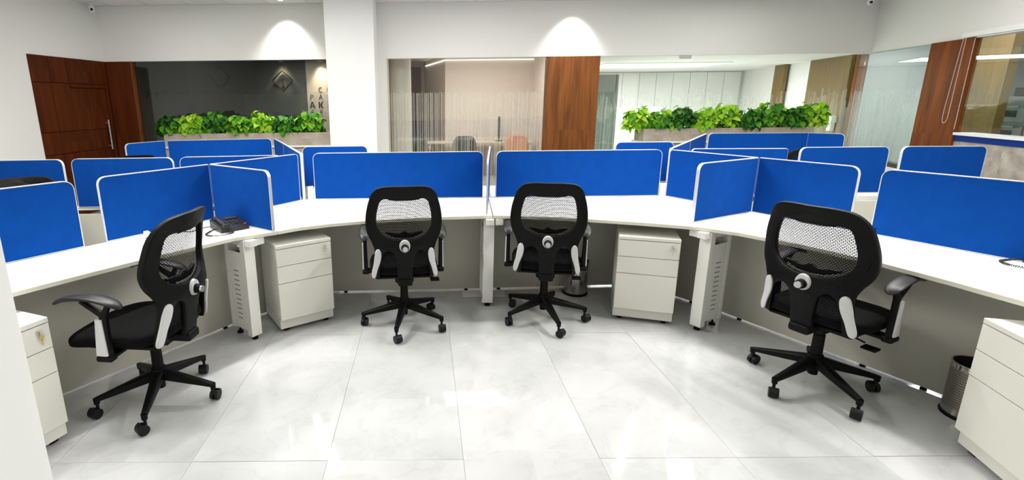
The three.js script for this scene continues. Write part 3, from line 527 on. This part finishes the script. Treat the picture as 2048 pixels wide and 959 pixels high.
/* ---------- bins ---------- */
function bin(label, p, perforated) {
  const t = thing('waste_bin', label, 'waste bin', p);
  mesh('body', new THREE.LatheGeometry([[0.098, 0.015], [0.099, 0.05], [0.099, 0.285]].map(([r, y]) => new THREE.Vector2(r, y)), 40), perforated ? M.perf : M.steel, t);
  mesh('rim', new THREE.TorusGeometry(0.099, 0.004, 8, 40).rotateX(Math.PI / 2).translate(0, 0.287, 0), M.steel, t);
  if (perforated) { mesh('plain_band', new THREE.LatheGeometry([[0.1002, 0.262], [0.1002, 0.288]].map(([r, y]) => new THREE.Vector2(r, y)), 40), M.steel, t); mesh('lower_band', new THREE.LatheGeometry([[0.1, 0.016], [0.1, 0.05]].map(([r, y]) => new THREE.Vector2(r, y)), 40), M.steel, t); }
  mesh('liner', new THREE.LatheGeometry([[0, 0.02], [0.094, 0.02], [0.096, 0.284]].map(([r, y]) => new THREE.Vector2(r, y)), 32), M.liner, t);
  mesh('base_ring', new THREE.LatheGeometry([[0, 0.0], [0.104, 0.0], [0.106, 0.008], [0.103, 0.018], [0.098, 0.018]].map(([r, y]) => new THREE.Vector2(r, y)), 40), M.black, t);
}
bin('brushed steel waste bin with dark liner behind the third chair from the left', [0.8, 0, 0.415], false);
bin('perforated steel waste bin with black foot beside the lower right drawer unit', [2.295, 0, 2.125], true);

/* ---------- telephones ---------- */
function phone(label, p, turn) {   // local: keypad slopes up towards -z, handset along the left side
  const t = thing('telephone', label, 'telephone', p, turn);
  const wedge = (w, d, h0, h1, x) => { const s = poly([[-d / 2, 0], [d / 2, 0], [d / 2, h0], [-d / 2, h1]]); const g = extr(s, w, 0.003, 2); g.rotateY(-Math.PI / 2); g.translate(x + w / 2, 0.003, 0); return g; };
  mesh('body', [wedge(0.19, 0.2, 0.028, 0.06, 0)], M.phone, t);
  const slope = Math.atan2(0.032, 0.2), onTop = (o, x, z, l = 0.004) => { o.position.set(x, 0.003 + 0.044 - z * 0.16 + l, z); o.rotation.x = slope; };
  const kg = bx(0.014, 0.006, 0.01, 0, 0, 0, 0.002);
  for (let r = 0; r < 4; r++) for (let c = 0; c < 3; c++) onTop(mesh('key', kg, M.keycap, t), 0.005 + c * 0.021, -0.005 + r * 0.019);
  for (let r = 0; r < 4; r++) onTop(mesh('function_key', bx(0.012, 0.006, 0.008, 0, 0, 0, 0.002), M.keycap, t), 0.074, -0.005 + r * 0.019);
  onTop(mesh('message_lamp', bx(0.02, 0.006, 0.012, 0, 0, 0, 0.002), M.red, t), 0.078, 0.082);
  onTop(mesh('display', bx(0.085, 0.004, 0.035, 0, 0, 0, 0.001), M.slot, t), 0.035, -0.06);
  const h = mesh('handset', [taperBar([-0.06, 0.07, -0.085], [-0.06, 0.05, 0.085], 0.036, 0.024, 0.036, 0.024), bx(0.048, 0.034, 0.05, -0.06, 0.062, -0.082, 0.012), bx(0.048, 0.034, 0.05, -0.06, 0.043, 0.082, 0.012)], M.phone, t);
  const coil = []; const ctl = new THREE.CatmullRomCurve3([[-0.06, 0.035, 0.1], [-0.03, 0.008, 0.135], [-0.09, 0.008, 0.165], [-0.17, 0.008, 0.15], [-0.19, 0.008, 0.08], [-0.15, 0.008, 0.03], [-0.1, 0.015, 0.0]].map((p) => V3(...p)));
  for (let i = 0; i <= 420; i++) { const u = i / 420, c = ctl.getPoint(u), tt = ctl.getTangent(u), s = V3(-tt.z, 0, tt.x).normalize(), q = u * 62 * Math.PI * 2; coil.push([c.x + s.x * Math.cos(q) * 0.0045, c.y + Math.sin(q) * 0.0045, c.z + s.z * Math.cos(q) * 0.0045]); }
  mesh('coiled_cord', tube(coil, 0.0018, 840, 4), M.cord, t);
  return t;
}
phone('black desk telephone with coiled cord before the divider on the left desk', [-1.83, TOP, 1.03], 0.75);
phone('black desk telephone cut by the right edge of the picture, on the right desk', [2.72, TOP, 1.95], -0.62);
tag(mesh('telephone_cable', tube([[-1.93, TOP + 0.004, 0.99], [-2.0, TOP + 0.004, 1.0], [-2.06, TOP + 0.004, 1.12], [-2.13, TOP + 0.004, 1.1], [-2.19, TOP + 0.004, 1.0]], 0.0028, 30, 6), M.cord), 'thin dark cable lying on the left desk behind the telephone', 'cable');

/* ---------- planters ---------- */
function leafGeo(k) { // broad leaf, folded along its rib and curling at the tip
  const L = 0.084 + 0.012 * k, W = 0.036 + 0.005 * k, P = [], I = []; const n = 5;
  for (let i = 0; i <= n; i++) { const u = i / n, w = W * Math.sin(Math.PI * Math.min(1, u * 0.88 + 0.1)) ** 0.75 * (u === 1 ? 0 : 1), y = -0.03 * u * u * (1 + 0.4 * k); for (const s of [-1, 0, 1]) P.push(s * w, y + Math.abs(s) * w * 0.35, u * L); }
  for (let i = 0; i < n; i++) for (let s = 0; s < 2; s++) { const a = i * 3 + s, b = a + 1, c = a + 3, d = a + 4; I.push(a, c, b, b, c, d); }
  const g = new THREE.BufferGeometry(); g.setAttribute('position', new THREE.Float32BufferAttribute(P, 3)); g.setIndex(I); g.computeVertexNormals(); return clean(g);
}
const LEAF = [0, 1, 2].map(leafGeo);
function clump(label, x, y, z, w, h, tone) {
  const t = thing('leafy_plant', label, 'plant', [x, y, z], 0, undefined); const inner = [];
  const palette = [[0, 1, 4], [0, 0, 2, 1], [2, 3, 2, 0], [1, 4, 1, 0]][tone];
  const stems = []; const m4 = new THREE.Matrix4(), q = new THREE.Quaternion(), e = new THREE.Euler();
  for (let i = 0; i < 10; i++) { const a = rr(0, 6.28), r = rr(0.2, 0.9); stems.push(tube([[0, -0.06, 0], [Math.cos(a) * w * 0.25 * r, h * 0.4, Math.sin(a) * 0.06 * r], [Math.cos(a) * w * 0.5 * r, h * rr(0.6, 0.9), Math.sin(a) * 0.12 * r]], 0.004, 6, 5)); }
  mesh('stem', stems, M.leaves[1], t);
  for (let i = 0; i < 200; i++) {
    const a = rr(0, 6.2832), v = rnd(), r = Math.sqrt(rr(0.2, 1)); const px = Math.cos(a) * w * 0.5 * r, pz = Math.sin(a) * 0.13 * r, py = -0.03 + (h * (0.3 + 0.78 * v * v ** 0.3)) * (1 - 0.45 * r * r * Math.abs(Math.cos(a)));
    e.set(rr(-0.2, 1.1), -a + Math.PI / 2 + rr(-0.9, 0.9), rr(-0.4, 0.4), 'YXZ'); q.setFromEuler(e); const s = rr(0.75, 1.2); m4.compose(V3(px, py, pz), q, V3(s, s, s));
    if (i < 60) { const o = mesh('leaf', LEAF[i % 3], M.leaves[palette[Math.floor(rnd() * palette.length)]], t); if (o.position.z < 0) {} o.applyMatrix4(new THREE.Matrix4().compose(V3(px * 1.02, py + 0.015, Math.abs(pz) + 0.01), q, V3(s, s, s))); }
    else inner.push([LEAF[i % 3].clone().applyMatrix4(m4), palette[i % palette.length]]);
  }
  for (const k of new Set(palette)) { const o = mesh('inner_leaves', inner.filter((p) => p[1] === k).map((p) => p[0]), M.leaves[k], t); o.userData.kind = 'stuff'; }
}
function planter(side, x0, x1, xb) {
  const t = thing('planter_box', `long grey-brown planter box full of leafy plants at the ${side} of the room`, 'planter', [0, 0, 0]); const len = x1 - x0, cx = (x0 + x1) / 2, D = 0.34, z = -3.46, y = 0.96, H = 0.19;
  mesh('trough', [bx(len, H, 0.03, cx, y + H / 2, z + D / 2 - 0.015, 0.003), bx(len, H, 0.03, cx, y + H / 2, z - D / 2 + 0.015, 0.003), bx(0.03, H, D - 0.06, x0 + 0.015, y + H / 2, z), bx(0.03, H, D - 0.06, x1 - 0.015, y + H / 2, z), bx(len - 0.06, 0.02, D - 0.06, cx, y + 0.011, z)], M.planter, t);
  mesh('soil', bx(len - 0.06, 0.03, D - 0.06, cx, y + H - 0.05, z), M.soil, t);
  const c = thing('low_cabinet', `low stone-coloured cabinet under the planter at the ${side} of the room`, 'cabinet'); const n = Math.round(len / 0.7);
  mesh('carcass', bx(len + 0.02, 0.9, 0.36, cx, 0.47, z - 0.01), M.planter, c); mesh('top_board', bx(len + 0.06, 0.03, 0.41, cx, 0.944, z + 0.0, 0.003), M.carcass, c);
  for (let i = 0; i < n; i++) mesh('door', bx(len / n - 0.006, 0.84, 0.018, x0 + (i + 0.5) * len / n, 0.49, z + 0.18, 0.002), M.planter, c);
}
planter('left', -4.47, -1.9); planter('right', 2.9, 5.5);
const CL = [['dark green leafy plant at the left end of the left planter', 3], ['yellow-green leafy plant second from the left end of the left planter', 2], ['deep green leafy plant in the left planter below the narrow diamond frame', 0], ['mid green leafy plant in the middle of the left planter', 1], ['bright yellow-green plant below the square diamond frame in the left planter', 2], ['dark green leafy plant below the lettering in the left planter', 3], ['bright green leafy plant beside the white column in the left planter', 1]];
CL.forEach(([l, k], i) => clump(l, -4.42 + i * 0.362, 1.125, -3.45 + 0.02 * (i % 2), 0.38, [0.32, 0.34, 0.36, 0.31, 0.35, 0.31, 0.36][i], k));
const CR = [['bright green plant spilling over the left end of the right planter', 2], ['mid green leafy plant second from the left in the right planter', 1], ['dark blue-green plant third from the left in the right planter', 0], ['bright yellow-green plant left of the middle of the right planter', 2], ['tall yellow-green plant in the middle of the right planter', 2], ['dark green plant right of the middle of the right planter', 3], ['tall mid green plant third from the right end of the right planter', 1], ['dull green plant second from the right end of the right planter', 0], ['bright lime plant at the right end of the right planter', 2]];
CR.forEach(([l, k], i) => clump(l, 2.86 + i * 0.336, 1.125, -3.44 + 0.02 * (i % 2), 0.36, [0.36, 0.32, 0.36, 0.35, 0.4, 0.32, 0.42, 0.33, 0.42][i], k));

/* ---------- things in the rooms beyond ---------- */
function diamond(label, p, turn, r) {
  const t = thing('diamond_frame', label, 'wall decoration', p, turn); const e = [];
  for (let k = 0; k < 4; k++) { const a = k * Math.PI / 2 + Math.PI / 2, b = a + Math.PI / 2; e.push(taperBar([Math.cos(a) * r, Math.sin(a) * r, 0], [Math.cos(b) * r, Math.sin(b) * r, 0.0001], 0.05, 0.026, 0.05, 0.026)); }
  mesh('frame', e, M.letter, t); mesh('hanger', cyl(0.004, 0.004, 0.16, 0, r + 0.08, 0, 6), M.letter, t);
  mesh('candle_holder', [cyl(0.03, 0.016, 0.05, 0, -r + 0.07, 0.0, 14), cyl(0.01, 0.01, 0.18, 0, -r + 0.16, 0, 10)], M.letter, t); return t;
}
diamond('square black diamond-shaped wall frame lit from above in the dim room', [-3.36, 2.04, -6.14], 0, 0.205);
diamond('black diamond-shaped frame seen narrow at an angle in the dim room', [-4.52, 2.115, -5.85], 1.1, 0.225);
const fonts = await Promise.all(['fonts/droid/droid_sans_regular.typeface.json', 'fonts/droid/droid_sans_bold.typeface.json'].map((f) => new FontLoader().loadAsync(f)));
const sign = thing('wall_lettering', 'black block letters on the warm lit wall of the dim room beside the column', 'lettering', [0, 0, -6.2]);
for (const [row, y, bold] of [['  CO', 1.80, 0], [' PAR', 1.655, 0], [' AKE', 1.475, 1], [' SE', 1.345, 0]]) [...row].forEach((ch, i) => {
  if (ch === ' ') return; const g = new TextGeometry(ch, { font: fonts[bold], size: bold ? 0.135 : 0.1, depth: 0.004, curveSegments: 4 }); g.computeBoundingBox(); g.translate(-(g.boundingBox.max.x + g.boundingBox.min.x) / 2, 0, 0);
  mesh('letter', g, M.letter, sign).position.set(-2.975 + i * 0.183, y, 0.002);
});
const door7 = thing('wall_numbers', 'faint dark figures on the grey wall at the left of the dim room', 'lettering', [-5.348, 0, -4.55], Math.PI / 2);
[...'701'].forEach((ch, i) => { const g = new TextGeometry(ch, { font: fonts[0], size: 0.12, depth: 0.01, curveSegments: 4 }); mesh('figure', g, M.roomDark, door7).position.set(i * 0.3 - 0.0, 1.7, 0.0); });
function visitorChair(label, x, z, turn, m) {
  const t = thing('visitor_chair', label, 'chair', [x, 0, z], turn); const s = new THREE.Shape(); s.moveTo(-0.2, 0.5); s.lineTo(0.2, 0.5); s.lineTo(0.24, 0.74); s.quadraticCurveTo(0.22, 0.9, 0.1, 0.905); s.lineTo(-0.1, 0.905); s.quadraticCurveTo(-0.22, 0.9, -0.24, 0.74); s.closePath();
  mesh('backrest', extr(s, 0.03, 0.012, 2).translate(0, 0, 0.2), m, t); mesh('seat', bx(0.48, 0.08, 0.46, 0, 0.44, 0, 0.03), m, t);
  for (const sx of [-1, 1]) for (const sz of [-1, 1]) mesh('leg', cyl(0.012, 0.012, 0.41, sx * 0.2, 0.205, sz * 0.19, 10), M.silver, t);
  mesh('back_support', [bx(0.03, 0.2, 0.02, -0.15, 0.46, 0.235), bx(0.03, 0.2, 0.02, 0.15, 0.46, 0.235)], M.silver, t);
}
visitorChair('dark grey chair at the left of the middle cabin behind the striped glass', -0.68, -5.9, 0.2, M.darkSeat);
visitorChair('dark grey chair in the middle of the cabin behind the striped glass', 0.35, -5.9, 0, M.darkSeat);
visitorChair('orange chair at the right of the middle cabin behind the striped glass', 1.42, -5.9, -0.1, M.orange);
{ const t = thing('cabin_table', 'pale table across the back of the middle cabin', 'table', [0.7, 0, -6.25]); mesh('table_top', bx(2.2, 0.03, 0.5, 0, 0.74, 0, 0.004), M.roomBeige, t); for (const sx of [-1, 1]) mesh('side_board', bx(0.03, 0.72, 0.46, sx * 1.05, 0.362, 0), M.roomBeige, t); }
{ const t = thing('monitor', 'dark flat monitor seen edge-on on the cabin table', 'monitor', [1.12, 0.756, -6.2], 1.5); mesh('screen', bx(0.36, 0.46, 0.028, 0, 0.28, 0, 0.006), M.black, t); mesh('stand', [bx(0.16, 0.012, 0.14, 0, 0.006, 0, 0.004), bx(0.04, 0.1, 0.02, 0, 0.06, 0)], M.black, t); }
tag(mesh('glass_clamp', bx(0.17, 0.05, 0.04, 3.62, SOFFIT - 0.028, ZB - 0.02, 0.004), M.silver), 'small metal patch fitting at the top edge of the right glass wall', 'glass fitting');
for (const [p, l, turn] of [[[LW(-3.4) + 0.13, CEIL - 0.0, -3.42], 'small white ceiling camera in the far left corner', 0.5], [[6.075, CEIL - 0.035, -3.4], 'small white ceiling camera in the far right corner', -0.5]]) {
  const t = thing('security_camera', l, 'camera', p, turn); mesh('mount', cyl(0.05, 0.05, 0.02, 0, -0.012, 0, 24), M.white, t); mesh('arm', cyl(0.014, 0.014, 0.06, 0, -0.04, 0, 10), M.white, t);
  const b = mesh('body', (() => { const g = new THREE.CapsuleGeometry(0.036, 0.07, 6, 18).rotateX(Math.PI / 2 - 0.35).translate(0, -0.085, 0.02); return g; })(), M.white, t); mesh('lens', new THREE.CylinderGeometry(0.018, 0.018, 0.02, 16).rotateX(Math.PI / 2 + 0.35).translate(0, -0.103, 0.082), M.slot, b);
}
{ const { turn } = heading([6.6, -4.08], [6.9, -5.36]); const t = thing('wall_dispenser', 'small white device on the pale wood wall beside the right end of the right planter', 'dispenser', [6.585, 1.02, -4.28], heading([6.9, -5.36], [6.6, -4.08]).turn); mesh('body', bx(0.2, 0.12, 0.09, 0, 0.2, 0.05, 0.012), M.white, t); mesh('lower_body', bx(0.12, 0.14, 0.07, 0, 0.07, 0.04, 0.012), M.white, t); }
{ const t = thing('low_partition', 'pale grey-green low partition inside the bright cabin left of the right planter', 'partition', [4.0, 0, -7.3]); mesh('panel', bx(2.0, 1.36, 0.04, 0, 0.7, 0, 0.006), std('#b4bbac', 0.8), t); mesh('top_rail', bx(2.02, 0.03, 0.06, 0, 1.395, 0, 0.005), M.trim, t); for (const x of [-0.9, 0.9]) mesh('foot', bx(0.06, 0.02, 0.4, x, 0.01, 0, 0.004), M.trim, t); }
{ // roller blind over the right opening
  const z0 = -1.86, z1 = 1.6, a = RWp(z0), b = RWp(z1), { len, turn } = heading(a, b), t = thing('roller_blind', 'white roller blind box with a hanging bead chain above the right opening', 'blind', [a[0], 0, a[1]], turn);
  mesh('headbox', bx(len, 0.06, 0.06, len / 2, 2.285, 0.032, 0.01), M.white, t); mesh('bottom_rail', bx(len - 0.2, 0.014, 0.02, len / 2 + 0.1, 2.247, 0.035, 0.004), M.white, t);
  const bead = new THREE.SphereGeometry(0.0042, 6, 5); const pts = new THREE.CatmullRomCurve3([[0.005, 2.25, 0.04], [-0.02, 1.9, 0.04], [-0.035, 1.6, 0.04], [-0.045, 1.35, 0.04], [-0.03, 1.275, 0.04], [0.0, 1.265, 0.04], [0.03, 1.3, 0.04], [0.04, 1.45, 0.04], [0.04, 1.8, 0.04], [0.045, 2.25, 0.04]].map((p) => V3(...p))).getSpacedPoints(170);
  const ch = mesh('bead_chain', pts.map((p) => bead.clone().translate(p.x, p.y, p.z)), M.white, t);
  mesh('second_chain', [...Array(86)].map((_, i) => bead.clone().translate(0.165, 1.2 + i * 0.0122, 0.03)), M.white, t).name = 'bead_chain';
}
{ // stacked ovens in the pantry
  const { turn } = heading(RWp(-2), RWp(0)); const P = [RW(-3.53) + 1.6, 0, -3.53 + 1.6 * 0.252]; const t = thing('deck_oven', 'grey steel stack of ovens with bar handles in the room at the right', 'oven', P, turn);
  mesh('cabinet', bx(1.5, 1.52, 0.6, 0.75, 0.76, -0.32), M.ovenSteel, t);
  for (let r = 0; r < 3; r++) for (let c = 0; c < 3; c++) { const d = mesh('oven_door', bx(0.46, 0.24, 0.03, 0.25 + c * 0.49, 1.33 - r * 0.28, -0.005, 0.006), M.ovenSteel, t); mesh('window', bx(0.2, 0.09, 0.01, 0.23 + c * 0.49, 1.33 - r * 0.28, 0.012), M.ovenDark, d); mesh('handle', [bx(0.3, 0.02, 0.02, 0.25 + c * 0.49, 1.43 - r * 0.28, 0.05, 0.006), bx(0.02, 0.02, 0.05, 0.15 + c * 0.49, 1.43 - r * 0.28, 0.03), bx(0.02, 0.02, 0.05, 0.35 + c * 0.49, 1.43 - r * 0.28, 0.03)], M.silver, d); }
  mesh('top_plate', bx(1.52, 0.05, 0.64, 0.75, 1.545, -0.32, 0.004), M.ovenSteel, t);
  const k = tag(mesh('small_box', bx(0.1, 0.12, 0.12, 0, 0.06, 0, 0.01), M.slot), 'small black box standing on top of the ovens', 'box'); k.position.set(P[0] + 0.15, 1.571, P[2] + 0.12);
}

renderer.render(scene, camera);
